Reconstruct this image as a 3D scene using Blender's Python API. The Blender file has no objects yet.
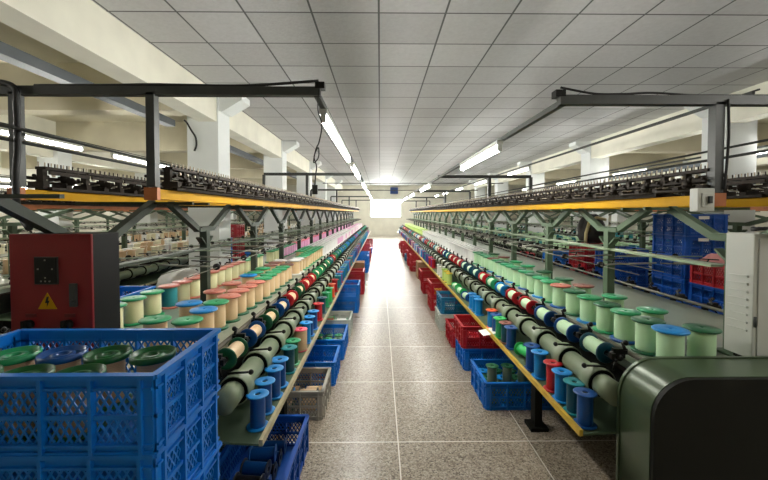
import bpy, math, random
from mathutils import Vector, Matrix
R = random.Random(7)
PI = math.pi
sc = bpy.context.scene
COL = sc.collection

# ------------------------------------------------------------------ materials
def s2l(c):
    c = c / 255.0
    return c / 12.92 if c <= 0.04045 else ((c + 0.055) / 1.055) ** 2.4

MATS = {}
def mat(name, rgb, rough=0.5, metal=0.0, var=0.12, scale=14.0, bump=0.0, spec=0.5, rgb2=None, detail=3.0, coat=0.0):
    if name in MATS:
        return MATS[name]
    m = bpy.data.materials.new(name); m.use_nodes = True
    nt = m.node_tree; b = nt.nodes['Principled BSDF']
    c = [s2l(v) for v in rgb]
    c2 = [s2l(v) for v in rgb2] if rgb2 else [v * (1 - var) for v in c]
    tc = nt.nodes.new('ShaderNodeTexCoord')
    n = nt.nodes.new('ShaderNodeTexNoise'); n.inputs['Scale'].default_value = scale; n.inputs['Detail'].default_value = detail
    r = nt.nodes.new('ShaderNodeValToRGB')
    r.color_ramp.elements[0].position = 0.35; r.color_ramp.elements[1].position = 0.65
    r.color_ramp.elements[0].color = (*c2, 1); r.color_ramp.elements[1].color = (*c, 1)
    nt.links.new(tc.outputs['Object'], n.inputs['Vector'])
    nt.links.new(n.outputs['Fac'], r.inputs['Fac']); nt.links.new(r.outputs['Color'], b.inputs['Base Color'])
    b.inputs['Roughness'].default_value = rough; b.inputs['Metallic'].default_value = metal
    b.inputs['Specular IOR Level'].default_value = spec
    b.inputs['Coat Weight'].default_value = coat
    if bump:
        bp = nt.nodes.new('ShaderNodeBump'); bp.inputs['Strength'].default_value = bump; bp.inputs['Distance'].default_value = 0.01
        nt.links.new(n.outputs['Fac'], bp.inputs['Height']); nt.links.new(bp.outputs['Normal'], b.inputs['Normal'])
    MATS[name] = m
    return m

def emit(name, rgb, strength):
    m = bpy.data.materials.new(name); m.use_nodes = True
    nt = m.node_tree; nt.nodes.clear()
    e = nt.nodes.new('ShaderNodeEmission'); o = nt.nodes.new('ShaderNodeOutputMaterial')
    e.inputs['Color'].default_value = (*rgb, 1); e.inputs['Strength'].default_value = strength
    nt.links.new(e.outputs[0], o.inputs[0]); MATS[name] = m
    return m

def thread_mat(name, rgb):
    """wound thread: fine rings around the spool's axis"""
    if name in MATS: return MATS[name]
    m = bpy.data.materials.new(name); m.use_nodes = True
    nt = m.node_tree; b = nt.nodes['Principled BSDF']
    c = [s2l(v) for v in rgb]
    tc = nt.nodes.new('ShaderNodeTexCoord'); w = nt.nodes.new('ShaderNodeTexWave')
    w.bands_direction = 'Z'; w.inputs['Scale'].default_value = 60; w.inputs['Distortion'].default_value = 1.5
    r = nt.nodes.new('ShaderNodeValToRGB')
    r.color_ramp.elements[0].color = (*[v * .86 for v in c], 1); r.color_ramp.elements[1].color = (*c, 1)
    nt.links.new(tc.outputs['Object'], w.inputs['Vector']); nt.links.new(w.outputs['Fac'], r.inputs['Fac'])
    nt.links.new(r.outputs['Color'], b.inputs['Base Color'])
    b.inputs['Roughness'].default_value = 0.45; b.inputs['Sheen Weight'].default_value = 0.2
    bp = nt.nodes.new('ShaderNodeBump'); bp.inputs['Strength'].default_value = .15; bp.inputs['Distance'].default_value = .002
    nt.links.new(w.outputs['Fac'], bp.inputs['Height']); nt.links.new(bp.outputs['Normal'], b.inputs['Normal'])
    MATS[name] = m
    return m

# ------------------------------------------------------------------ mesh builder
class MB:
    def __init__(s): s.v = []; s.f = []; s.m = []; s.sm = []
    def box(s, c, d, rot=None, mi=0):
        hx, hy, hz = d[0] / 2, d[1] / 2, d[2] / 2
        k = len(s.v); c = Vector(c)
        for sx in (-1, 1):
            for sy in (-1, 1):
                for sz in (-1, 1):
                    p = Vector((sx * hx, sy * hy, sz * hz))
                    if rot is not None: p = rot @ p
                    s.v.append(tuple(c + p))
        for q in ((0, 1, 3, 2), (4, 6, 7, 5), (0, 4, 5, 1), (2, 3, 7, 6), (0, 2, 6, 4), (1, 5, 7, 3)):
            s.f.append(tuple(k + i for i in q)); s.m.append(mi); s.sm.append(False)
        return s
    def bar(s, a, b, w, h, mi=0):
        """box beam from a to b"""
        a, b = Vector(a), Vector(b); d = b - a; L = d.length
        y = d.normalized(); up = Vector((0, 0, 1)) if abs(y.z) < .95 else Vector((1, 0, 0))
        x = y.cross(up).normalized(); z = x.cross(y)
        return s.box((a + b) / 2, (w, L, h), Matrix((x, y, z)).transposed(), mi)
    def lathe(s, prof, n=16, o=(0, 0, 0), ax=(0, 0, 1), mi=0, smooth=True, mis=None):
        """prof: list of (r, t) along the axis"""
        ax = Vector(ax).normalized(); up = Vector((0, 0, 1)) if abs(ax.z) < .9 else Vector((1, 0, 0))
        x = ax.cross(up).normalized(); y = ax.cross(x); o = Vector(o)
        rings = []
        for r, t in prof:
            k = len(s.v)
            if r < 1e-6:
                s.v.append(tuple(o + ax * t)); rings.append((k, 1))
            else:
                for i in range(n):
                    a = 2 * PI * i / n
                    s.v.append(tuple(o + ax * t + x * (r * math.cos(a)) + y * (r * math.sin(a))))
                rings.append((k, n))
        for j in range(len(rings) - 1):
            (k0, n0), (k1, n1) = rings[j], rings[j + 1]
            q = mis[j] if mis else mi
            for i in range(n):
                i2 = (i + 1) % n
                if n0 == 1 and n1 == 1: continue
                if n0 == 1: s.f.append((k0, k1 + i2, k1 + i))
                elif n1 == 1: s.f.append((k0 + i, k0 + i2, k1))
                else: s.f.append((k0 + i, k0 + i2, k1 + i2, k1 + i))
                s.m.append(q); s.sm.append(smooth)
        return s
    def cyl(s, a, b, r, n=10, mi=0, r2=None):
        a, b = Vector(a), Vector(b); L = (b - a).length; r2 = r if r2 is None else r2
        return s.lathe([(0, 0), (r, 0), (r2, L), (0, L)], n, a, b - a, mi)
    def ball(s, c, r, n=10, mi=0, sq=1.0):
        return s.lathe([(r * math.sin(PI * i / 6) if 0 < i < 6 else 0, -r * sq * math.cos(PI * i / 6)) for i in range(7)], n, c, (0, 0, 1), mi)
    def tube(s, pts, r, n=8, mi=0):
        pts = [Vector(p) for p in pts]; rings = []
        for i, p in enumerate(pts):
            t = (pts[min(i + 1, len(pts) - 1)] - pts[max(i - 1, 0)])
            t = t.normalized() if t.length > 1e-7 else Vector((0, 0, 1))
            if i == 0:
                up = Vector((0, 0, 1)) if abs(t.z) < .9 else Vector((1, 0, 0))
                x = t.cross(up).normalized()
            else:
                x = (x - t * x.dot(t)); x = x.normalized() if x.length > 1e-6 else t.orthogonal().normalized()
            y = t.cross(x); k = len(s.v); rings.append(k)
            for j in range(n):
                a = 2 * PI * j / n
                s.v.append(tuple(p + x * r * math.cos(a) + y * r * math.sin(a)))
        for q in range(len(rings) - 1):
            for j in range(n):
                j2 = (j + 1) % n
                s.f.append((rings[q] + j, rings[q] + j2, rings[q + 1] + j2, rings[q + 1] + j)); s.m.append(mi); s.sm.append(True)
        s.f.append(tuple(reversed(range(rings[0], rings[0] + n)))); s.m.append(mi); s.sm.append(False)
        s.f.append(tuple(range(rings[-1], rings[-1] + n))); s.m.append(mi); s.sm.append(False)
        return s
    def prism(s, poly, a, ex, ey, d, mi=0):
        """polygon poly (2d) in plane (ex, ey) at a, extruded by vector d"""
        a, ex, ey, d = Vector(a), Vector(ex), Vector(ey), Vector(d)
        k = len(s.v); n = len(poly)
        for o in (Vector((0, 0, 0)), d):
            for p in poly: s.v.append(tuple(a + ex * p[0] + ey * p[1] + o))
        q = len(s.v); s.v += s.v[k:k + 2 * n]
        s.f.append(tuple(range(q + n - 1, q - 1, -1))); s.m.append(mi); s.sm.append(False)
        s.f.append(tuple(range(q + n, q + 2 * n))); s.m.append(mi); s.sm.append(False)
        for i in range(n):
            j = (i + 1) % n
            s.f.append((k + i, k + j, k + n + j, k + n + i)); s.m.append(mi); s.sm.append(False)
        return s
    def mesh(s, name, mats, bevel=0):
        me = bpy.data.meshes.new(name)
        me.from_pydata(s.v, [], s.f)
        for m in mats if isinstance(mats, (list, tuple)) else [mats]: me.materials.append(m)
        me.polygons.foreach_set('material_index', s.m); me.polygons.foreach_set('use_smooth', s.sm)
        me.update()
        return me
    def build(s, name, mats, parent=None, loc=(0, 0, 0), bevel=0):
        o = link(name, s.mesh(name, mats), parent, loc)
        if bevel:
            b = o.modifiers.new('bevel', 'BEVEL'); b.width = bevel; b.segments = 2; b.limit_method = 'ANGLE'
        return o

def link(name, data, parent=None, loc=(0, 0, 0), rot=(0, 0, 0)):
    o = bpy.data.objects.new(name, data); COL.objects.link(o)
    o.location = loc; o.rotation_euler = rot
    if parent is not None: o.parent = parent
    return o
def tag(o, label, cat, group=None):
    o['label'] = label; o['category'] = cat
    if group: o['group'] = group
    return o
def thing(name, label, cat, loc, rot=(0, 0, 0), group=None):
    return tag(link(name, None, None, loc, rot), label, cat, group)
def struct(o): o['kind'] = 'structure'; return o
def stuff(o, label=None, cat=None):
    o['kind'] = 'stuff'
    if label: o['label'] = label; o['category'] = cat
    return o

ONES = 'zeroth first second third fourth fifth sixth seventh eighth ninth tenth eleventh twelfth thirteenth fourteenth fifteenth sixteenth seventeenth eighteenth nineteenth twentieth'.split()
def nth(n): return ONES[n] if n <= 20 else 'twenty-' + ONES[n - 20]

# ------------------------------------------------------------------ palette
M_green = mat('machine_green_paint', (84, 102, 80), .5, 0, .1, 6, spec=.3)
M_postl = mat('dark_olive_post_paint', (52, 60, 50), .5, 0, .1, 6, spec=.3)
M_dgreen = mat('dark_green_paint', (58, 70, 55), .4, .1, .15, 6)
M_housing = mat('housing_green_paint', (72, 88, 64), .28, .2, .15, 5)
M_lgreen = mat('pale_green_paint', (140, 158, 130), .4, 0, .12, 8)
M_drum = mat('drum_grey_green', (122, 134, 108), .42, 0, .1, 10, spec=.4)
M_table = mat('table_top_green_grey', (146, 156, 140), .3, .1, .2, 3)
M_black = mat('black_metal', (28, 27, 25), .35, .5, .3, 20)
M_blackpl = mat('black_panel', (16, 18, 12), .6, 0, .2, 6, spec=.25)
M_iron = mat('oily_brown_iron', (50, 43, 36), .7, .1, .35, 30, spec=.2)
M_steel = mat('dull_steel', (140, 138, 128), .45, .6, .15, 20)
M_dsteel = mat('grey_steel_tube', (58, 61, 58), .5, .1, .2, 12)
M_yellow = mat('yellow_beam_paint', (190, 142, 0), .6, 0, .14, 7, spec=.15)
M_orange = mat('orange_rusty_paint', (176, 98, 38), .5, 0, .3, 9)
M_cream = mat('pale_rail', (200, 190, 150), .35, .3, .2, 14)
M_yrail = mat('yellow_rail', (214, 176, 60), .35, .1, .2, 14)
M_white = mat('white_paint', (192, 194, 186), .4, 0, .06, 5)
M_ceram = mat('ceramic_guides', (168, 156, 134), .3, 0, .1, 20)
M_column = mat('white_column_paint', (222, 226, 224), .7, 0, .06, 2.5, .1)
M_concrete = mat('painted_concrete', (226, 224, 208), .75, 0, .1, 2.5, .15)
M_plaster = mat('beige_plaster', (200, 193, 168), .85, 0, .12, 1.5)
M_channel = mat('grey_cable_channel', (92, 98, 104), .5, .3, .1, 4)
M_red = mat('red_box_paint', (128, 16, 24), .4, 0, .12, 6)
M_carton = mat('brown_carton', (150, 112, 80), .8, 0, .15, 9)
M_tube = emit('lit_tube', (1.0, .98, .92), 80)
M_paper = mat('paper', (232, 230, 222), .7)
M_hole = mat('dark_bore', (14, 14, 16), .8)  # near-black painted in for the shade inside spool bores
M_rubber = mat('black_rubber', (22, 22, 22), .6)

PLA = {  # plastic colours of flanges and barrels
    'blue': (18, 132, 204), 'navy blue': (12, 74, 142), 'teal': (22, 132, 140), 'dark teal': (14, 74, 92), 'red': (190, 34, 44),
    'green': (40, 150, 96), 'dark green': (28, 92, 58), 'bottle green': (20, 88, 40), 'bright green': (52, 190, 98), 'salmon': (196, 118, 100), 'brown': (134, 84, 72),
    'orange': (226, 96, 52), 'pink': (222, 84, 108), 'yellow': (236, 206, 40), 'black': (28, 28, 32), 'violet': (104, 56, 140),
    'white': (228, 228, 224), 'lime': (176, 214, 110)}
THR = {'peach': (238, 204, 158), 'mint': (190, 226, 180), 'cream': (234, 226, 194), 'white': (236, 236, 232), 'pale yellow': (226, 224, 176),
       'pink': (226, 168, 204), 'lime': (206, 232, 130), 'olive': (108, 128, 104), 'teal': (22, 132, 140), 'rose': (214, 108, 130), 'tan': (210, 176, 136)}
def pm(c): return mat('plastic_' + c.replace(' ', '_'), PLA[c], .32, 0, .08, 10)
def tm(c):
    return thread_mat('thread_' + c.replace(' ', '_'), THR[c])

# ------------------------------------------------------------------ spools
MC = {}
def flange_mesh(r, th, col, hole=.018, n=20, rim=.005, cup=False):
    k = ('fl', r, th, col, hole, n, cup)
    if k not in MC:
        b = MB()
        b.lathe([(hole, 0), (r - rim, 0), (r, th * .3), (r, th * .7), (r - rim, th), (hole + .006, th), (hole, th - .002), (hole, 0)], n)
        if cup:
            b = MB(); b.lathe([(hole, 0), (r - .004, 0), (r, .004), (r, th + .012), (r - .005, th + .012), (r - .008, th), (hole + .018, th - .002), (hole + .016, th + .006), (hole, th + .006), (hole, 0)], 28)
        MC[k] = b.mesh('flange', pm(col))
    return MC[k]
def body_mesh(r, L, mname, material, n=18, hole=.017):
    k = ('bd', r, L, mname, n)
    if k not in MC:
        b = MB(); b.lathe([(hole, 0), (r * .97, 0), (r, L * .04), (r, L * .96), (r * .97, L), (hole, L), (hole, 0)], n)
        MC[k] = b.mesh('body', material)
    return MC[k]
def bore_shade_mesh(L, hole):
    k = ('bore_shade_plug', L, hole)
    if k not in MC:
        b = MB(); b.lathe([(0, .012), (hole, .012), (hole, L - .006), (0, L - .006)], 12); MC[k] = b.mesh('bore_shade_plug', M_hole)  # dark plug in the bore, standing in for its shade
    return MC[k]
def whole_mesh(R_, r, L, th, fc, bc, bmat, n=12):
    k = ('wh', R_, r, L, th, fc, bc)
    if k not in MC:
        b = MB()
        b.lathe([(0, 0), (R_, 0), (R_, th), (r, th), (r, L - th), (R_, L - th), (R_, L), (R_ * .3, L), (R_ * .25, L - .01), (0, L - .01)], n,
                mis=[0, 0, 0, 1, 0, 0, 0, 2, 2], smooth=False)
        MC[k] = b.mesh('spool', [pm(fc), bmat, M_hole])
    return MC[k]
def spool(name, label, cat, group, p, R_, r, L, fc, bc, full, thread=True, rot=(0, 0, 0), fc2=None, th=.012, bodyname='thread'):
    bmat = tm(bc) if thread else pm(bc)
    hole = R_ * (.07 if name == 'thread_spool' else .25)
    if not full:
        o = link(name, whole_mesh(R_, r, L, th, fc, bc + str(thread), bmat), None, p, rot)
        return tag(o, label, cat, group)
    t = thing(name, label, cat, p, rot, group)
    f1 = link('flange', flange_mesh(R_, th, fc2 or fc, hole), t)
    f2 = link('flange', flange_mesh(R_, th, fc, hole, cup=name == 'crated_spool'), t, (0, 0, L - th))
    link(bodyname, body_mesh(r, L - 2 * th, bc + str(thread), bmat, hole=hole - .001), t, (0, 0, th))
    link('bore_shade', bore_shade_mesh(L, hole - .0005), t)
    return t

# ------------------------------------------------------------------ crates
def crate_mesh(L, W, H, col, key):
    k = ('crate', L, W, H, key)
    if k in MC: return MC[k]
    b = MB(); t = .006
    b.box((0, 0, .006), (L - .03, W - .03, .012))
    def wall(o, ex, n, length, npan):
        """wall starts at o, runs along ex, n is the outward normal; inner wall plane at o"""
        o, ex, n = Vector(o), Vector(ex), Vector(n); ez = Vector((0, 0, 1))
        rot = Matrix((ex, n, ez)).transposed()
        def slab(x0, x1, z0, z1, th, off=0.0):
            b.box(o + ex * ((x0 + x1) / 2) + ez * ((z0 + z1) / 2) + n * (off), (x1 - x0, th, z1 - z0), rot)
        slab(0, length, 0, .022, t); slab(0, length, H - .036, H - .0005, t)
        slab(-.008, length + .008, H - .012, H, .022, .004)      # lip
        slab(0, length, H - .042, H - .035, .016, .004)
        slab(0, length, .018, .025, .016, .004)
        slab(0, length, 0, .006, .014, .003)
        mid = (H - .042 + .025) / 2
        slab(0, length, mid - .006, mid + .006, .012, .003)
        slab(0, .03, 0, H, t + .004, .001); slab(length - .03, length, 0, H, t + .004, .001)
        w = (length - .06) / npan
        for i in range(npan + 1):
            x = .03 + w * i
            slab(x - .005, x + .005, 0, H - .01, .02, .006)
        for i in range(npan):
            for (z0, z1) in ((.025, mid - .006), (mid + .006, H - .042)):
                x0, x1 = .03 + w * i + .005, .03 + w * (i + 1) - .005
                hh, ww, pitch = z1 - z0, x1 - x0, .0235
                for sgn in (1, -1):
                    q = -hh * 1.0
                    kx = .62                                     # steep diamonds
                    q = -hh * kx
                    while q < ww:
                        a0, a1 = q, q + hh * kx                  # x at bottom, x at top
                        za, zb = 0.0, hh
                        if a0 < 0: za = -a0 / kx; a0 = 0
                        if a1 > ww: zb = hh - (a1 - ww) / kx; a1 = ww
                        if zb - za > .004:
                            if sgn == 1: pa, pb = (x0 + a0, z0 + za), (x0 + a1, z0 + zb)
                            else: pa, pb = (x1 - a0, z0 + za), (x1 - a1, z0 + zb)
                            A = o + ex * pa[0] + ez * pa[1]; B = o + ex * pb[0] + ez * pb[1]
                            d = (B - A); y = d.normalized(); xx = n; zz = xx.cross(y)
                            b.box((A + B) / 2, (.0035, d.length, .0058), Matrix((xx, y, zz)).transposed())
                        q += pitch
    hl, hw = L / 2 - .012, W / 2 - .012
    nl, nw = max(3, round(L / .15)), max(2, round(W / .14))
    wall((-hl, -hw, 0), (1, 0, 0), (0, -1, 0), 2 * hl, nl)
    wall((-hl, hw, 0), (1, 0, 0), (0, 1, 0), 2 * hl, nl)
    wall((-hl, -hw, 0), (0, 1, 0), (-1, 0, 0), 2 * hw, nw)
    wall((hl, -hw, 0), (0, 1, 0), (1, 0, 0), 2 * hw, nw)
    MC[k] = b.mesh('crate', mat('crate_' + key, col, .35, 0, .14, 5))
    return MC[k]
CR = {'blue': (8, 118, 212), 'deep blue': (16, 80, 170), 'red': (176, 34, 44), 'teal': (22, 112, 150), 'grey': (172, 168, 158), 'white': (200, 206, 196)}
def crate(x, y, z, col, label, L=.6, W=.42, H=.21, rz=0, group=None, rot90=False):
    o = link('plastic_crate', crate_mesh(L, W, H, CR[col], col.replace(' ', '_')), None, (x, y, z), (0, 0, rz))
    return tag(o, label, 'crate', group)

# ------------------------------------------------------------------ room
CAM_H = 1.5
CEIL = 3.29
XL, XR = -2.43, 5.25
Y0, Y1 = -2.6, 24.0
WL, WR = -13.0, 14.0
HI = 3.75        # ceiling of the side bays

def floor_mat():
    m = bpy.data.materials.new('terrazzo_floor'); m.use_nodes = True
    nt = m.node_tree; N = nt.nodes; Lk = nt.links; b = N['Principled BSDF']
    g = N.new('ShaderNodeNewGeometry'); sep = N.new('ShaderNodeSeparateXYZ'); Lk.new(g.outputs['Position'], sep.inputs[0])
    v = N.new('ShaderNodeTexVoronoi'); v.inputs['Scale'].default_value = 120; Lk.new(g.outputs['Position'], v.inputs['Vector'])
    cs = N.new('ShaderNodeSeparateColor'); Lk.new(v.outputs['Color'], cs.inputs[0])
    r = N.new('ShaderNodeValToRGB'); e = r.color_ramp.elements
    cols = [(0, (78, 66, 54)), (.22, (130, 117, 100)), (.6, (152, 140, 123)), (1, (182, 172, 156))]
    e[0].position = 0; e[0].color = (*[s2l(q) for q in cols[0][1]], 1); e[1].position = 1; e[1].color = (*[s2l(q) for q in cols[3][1]], 1)
    for p, c in cols[1:3]:
        x = e.new(p); x.color = (*[s2l(q) for q in c], 1)
    Lk.new(cs.outputs['Red'], r.inputs['Fac'])
    n = N.new('ShaderNodeTexNoise'); n.inputs['Scale'].default_value = 1.1; n.inputs['Detail'].default_value = 5; Lk.new(g.outputs['Position'], n.inputs['Vector'])
    mx = N.new('ShaderNodeMix'); mx.data_type = 'RGBA'; mx.blend_type = 'MULTIPLY'; mx.inputs[0].default_value = .35
    Lk.new(r.outputs['Color'], mx.inputs[6]); Lk.new(n.outputs['Color'], mx.inputs[7])
    n2 = N.new('ShaderNodeMapRange'); n2.inputs[1].default_value = .3; n2.inputs[2].default_value = .7; n2.inputs[3].default_value = .8; n2.inputs[4].default_value = 1.05
    Lk.new(n.outputs['Fac'], n2.inputs[0]); Lk.new(n2.outputs[0], mx.inputs[7])
    def joint(axis, off, pitch, half):
        a = N.new('ShaderNodeMath'); a.operation = 'SUBTRACT'; Lk.new(sep.outputs[axis], a.inputs[0]); a.inputs[1].default_value = off
        p = N.new('ShaderNodeMath'); p.operation = 'PINGPONG'; Lk.new(a.outputs[0], p.inputs[0]); p.inputs[1].default_value = pitch / 2
        c = N.new('ShaderNodeMath'); c.operation = 'LESS_THAN'; Lk.new(p.outputs[0], c.inputs[0]); c.inputs[1].default_value = half
        return c
    jx, jy = joint('X', .118, .86, .0038), joint('Y', 2.373, .86, .0038)
    mm = N.new('ShaderNodeMath'); mm.operation = 'MAXIMUM'; Lk.new(jx.outputs[0], mm.inputs[0]); Lk.new(jy.outputs[0], mm.inputs[1])
    m2 = N.new('ShaderNodeMix'); m2.data_type = 'RGBA'; Lk.new(mm.outputs[0], m2.inputs[0]); Lk.new(mx.outputs[2], m2.inputs[6])
    m2.inputs[7].default_value = (s2l(226), s2l(222), s2l(212), 1)
    Lk.new(m2.outputs[2], b.inputs['Base Color'])
    rr = N.new('ShaderNodeMapRange'); rr.inputs[3].default_value = .2; rr.inputs[4].default_value = .42
    Lk.new(n.outputs['Fac'], rr.inputs[0]); Lk.new(rr.outputs[0], b.inputs['Roughness'])
    b.inputs['Specular IOR Level'].default_value = .5
    return m

def ceil_mat():
    m = bpy.data.materials.new('ceiling_panels'); m.use_nodes = True
    nt = m.node_tree; N = nt.nodes; Lk = nt.links; b = N['Principled BSDF']
    g = N.new('ShaderNodeNewGeometry'); sep = N.new('ShaderNodeSeparateXYZ'); Lk.new(g.outputs['Position'], sep.inputs[0])
    def ping(axis, off, pitch):
        a = N.new('ShaderNodeMath'); a.operation = 'SUBTRACT'; Lk.new(sep.outputs[axis], a.inputs[0]); a.inputs[1].default_value = off
        p = N.new('ShaderNodeMath'); p.operation = 'PINGPONG'; Lk.new(a.outputs[0], p.inputs[0]); p.inputs[1].default_value = pitch / 2
        return p
    px, py = ping('X', -.01, .6), ping('Y', 3.34, .6)
    mn = N.new('ShaderNodeMath'); mn.operation = 'MINIMUM'; Lk.new(px.outputs[0], mn.inputs[0]); Lk.new(py.outputs[0], mn.inputs[1])
    st = N.new('ShaderNodeMapRange'); st.inputs[1].default_value = .0075; st.inputs[2].default_value = .0105; Lk.new(mn.outputs[0], st.inputs[0])
    n = N.new('ShaderNodeTexNoise'); n.inputs['Scale'].default_value = 26; n.inputs['Detail'].default_value = 4; Lk.new(g.outputs['Position'], n.inputs['Vector'])
    # per-panel tone
    fl = N.new('ShaderNodeVectorMath'); fl.operation = 'SNAP'
    sh = N.new('ShaderNodeVectorMath'); sh.operation = 'ADD'; sh.inputs[1].default_value = (.01, -3.34 + 6.0, 0)
    Lk.new(g.outputs['Position'], sh.inputs[0]); Lk.new(sh.outputs[0], fl.inputs[0]); fl.inputs[1].default_value = (.6, .6, 10)
    wn = N.new('ShaderNodeTexWhiteNoise'); wn.noise_dimensions = '2D'; Lk.new(fl.outputs[0], wn.inputs['Vector'])
    tone = N.new('ShaderNodeMapRange'); tone.inputs[3].default_value = .46; tone.inputs[4].default_value = .55; Lk.new(wn.outputs['Value'], tone.inputs[0])
    nv = N.new('ShaderNodeMapRange'); nv.inputs[1].default_value = .3; nv.inputs[2].default_value = .7; nv.inputs[3].default_value = .94; nv.inputs[4].default_value = 1.04; Lk.new(n.outputs['Fac'], nv.inputs[0])
    mu = N.new('ShaderNodeMath'); mu.operation = 'MULTIPLY'; Lk.new(tone.outputs[0], mu.inputs[0]); Lk.new(nv.outputs[0], mu.inputs[1])
    cc = N.new('ShaderNodeCombineColor')
    Lk.new(mu.outputs[0], cc.inputs[0]); Lk.new(mu.outputs[0], cc.inputs[1]); Lk.new(mu.outputs[0], cc.inputs[2])
    mix = N.new('ShaderNodeMix'); mix.data_type = 'RGBA'; Lk.new(st.outputs[0], mix.inputs[0])
    mix.inputs[6].default_value = (.10, .10, .10, 1); Lk.new(cc.outputs[0], mix.inputs[7])
    Lk.new(mix.outputs[2], b.inputs['Base Color'])
    b.inputs['Roughness'].default_value = .55; b.inputs['Specular IOR Level'].default_value = .35
    # dimpled panel surface
    pil = N.new('ShaderNodeTexVoronoi'); pil.inputs['Scale'].default_value = 38; Lk.new(g.outputs['Position'], pil.inputs['Vector'])
    hb = N.new('ShaderNodeMath'); hb.operation = 'ADD'; Lk.new(pil.outputs['Distance'], hb.inputs[0]); Lk.new(st.outputs[0], hb.inputs[1])
    bp = N.new('ShaderNodeBump'); bp.inputs['Strength'].default_value = .25; bp.inputs['Distance'].default_value = .006
    Lk.new(hb.outputs[0], bp.inputs['Height']); Lk.new(bp.outputs['Normal'], b.inputs['Normal'])
    return m

def sbox(name, x0, x1, y0, y1, z0, z1, m):
    b = MB(); b.box(((x0 + x1) / 2, (y0 + y1) / 2, (z0 + z1) / 2), (x1 - x0, y1 - y0, z1 - z0))
    return struct(b.build(name, m))
sbox('floor', WL - .2, WR + .2, Y0 - .2, Y1 + .2, -.15, 0, floor_mat())
sbox('ceiling', XL, XR, Y0, Y1, CEIL, CEIL + .06, ceil_mat())
sbox('ceiling_left', WL, XL - .25, Y0, Y1, HI, HI + .1, M_plaster)
sbox('ceiling_right', XR + .25, WR, Y0, Y1, HI, HI + .1, M_plaster)
sbox('wall_left', WL - .2, WL, Y0, Y1, 0, HI, M_concrete)
sbox('wall_right', WR, WR + .2, Y0, Y1, 0, HI, M_concrete)
sbox('wall_back', WL, WR, Y0 - .2, Y0, 0, HI + .1, M_plaster)
# far wall with the window opening
wx0, wx1, wz0, wz1 = -.66, 1.4, 1.2, 2.42
b = MB()
for (x0, x1, z0, z1) in ((WL, wx0, 0, HI), (wx1, WR, 0, HI), (wx0, wx1, 0, wz0), (wx0, wx1, wz1, HI)):
    b.box(((x0 + x1) / 2, Y1 + .1, (z0 + z1) / 2), (x1 - x0, .2, z1 - z0))
struct(b.build('wall_far', M_concrete))
b = MB()
for (x0, x1, z0, z1) in ((wx0, wx0 + .05, wz0, wz1), (wx1 - .05, wx1, wz0, wz1), (wx0, wx1, wz0, wz0 + .05), (wx0, wx1, wz1 - .05, wz1), (.35, .39, wz0, wz1)):
    b.box(((x0 + x1) / 2, Y1 + .06, (z0 + z1) / 2), (x1 - x0, .05, z1 - z0))
win = struct(b.build('window_1', M_white))
# glass
g = bpy.data.materials.new('window_glass'); g.use_nodes = True
gb = g.node_tree.nodes['Principled BSDF']; gb.inputs['Transmission Weight'].default_value = 1; gb.inputs['Roughness'].default_value = 0.0; gb.inputs['IOR'].default_value = 1.02
b = MB(); b.box(((wx0 + wx1) / 2, Y1 + .06, (wz0 + wz1) / 2), (wx1 - wx0 - .1, .006, wz1 - wz0 - .1)); b.build('glass_pane', g, win)

# long concrete beams along the aisle bays and beams across the side bays
BB = 2.86
for nm, x0, x1 in (('beam_left', XL - .27, XL), ('beam_right', XR, XR + .27)):
    sbox(nm, x0, x1, Y0, Y1, BB, HI, M_concrete)
sbox('beam_outer_left', -8.3, -8.0, Y0, Y1, BB, HI, M_concrete)
sbox('beam_outer_right', 10.7, 11.0, Y0, Y1, BB, HI, M_concrete)
colY = [2.0 - 3.72 + .3, 2.3, 5.75, 9.35, 12.95, 16.55, 20.15]
colY = [-1.45, 2.15, 5.75, 9.35, 12.95, 16.55, 20.15]
for i, y in enumerate(colY):
    for nm, x0, x1 in (('cross_beam_left', WL, XL - .27), ('cross_beam_right', XR + .27, WR)):
        sbox(nm, x0, x1, y - .12, y + .18, 3.05, HI, M_plaster)
def column(x0, x1, y, sgn, inner):
    b = MB(); b.box(((x0 + x1) / 2, y, 1.65), (x1 - x0, .42, 3.3))
    if sgn:
        # small haunch under the ceiling, pointing into the bay
        b.prism([(0, 0), (.34, 0), (.34, -.09), (.06, -.26), (0, -.26)], (inner, y - .17, CEIL - .002), (sgn, 0, 0), (0, 0, 1), (0, .34, 0))
    struct(b.build('column', M_column))
for y in colY[2:]:
    column(XL - .44, XL + .02, y, 1, XL + .02); column(XR - .02, XR + .46, y, -1, XR - .02)
for y in colY[1:]:
    column(-8.4, -7.9, y, 0, 0); column(10.6, 11.1, y, 0, 0)
# grey channel hung in the left bay
b = MB(); b.box((-3.2, 2.0, 2.87), (.14, 7.4, .1)); b.box((-3.2, 13.5, 2.87), (.14, 14, .1))
struct(b.build('trim_1', M_channel))
b = MB(); b.box((7.2, 11, 2.6), (.12, 20, .1)); struct(b.build('trim_2', M_channel))
# bars hung across the aisle far away
b = MB(); b.tube([(-2.4, 19.5, 2.7), (5.2, 19.5, 2.7)], .02, 6); b.tube([(-2.4, 15.5, 2.75), (5.2, 15.5, 2.75)], .018, 6)
struct(b.build('trim_3', M_dsteel))

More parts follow.
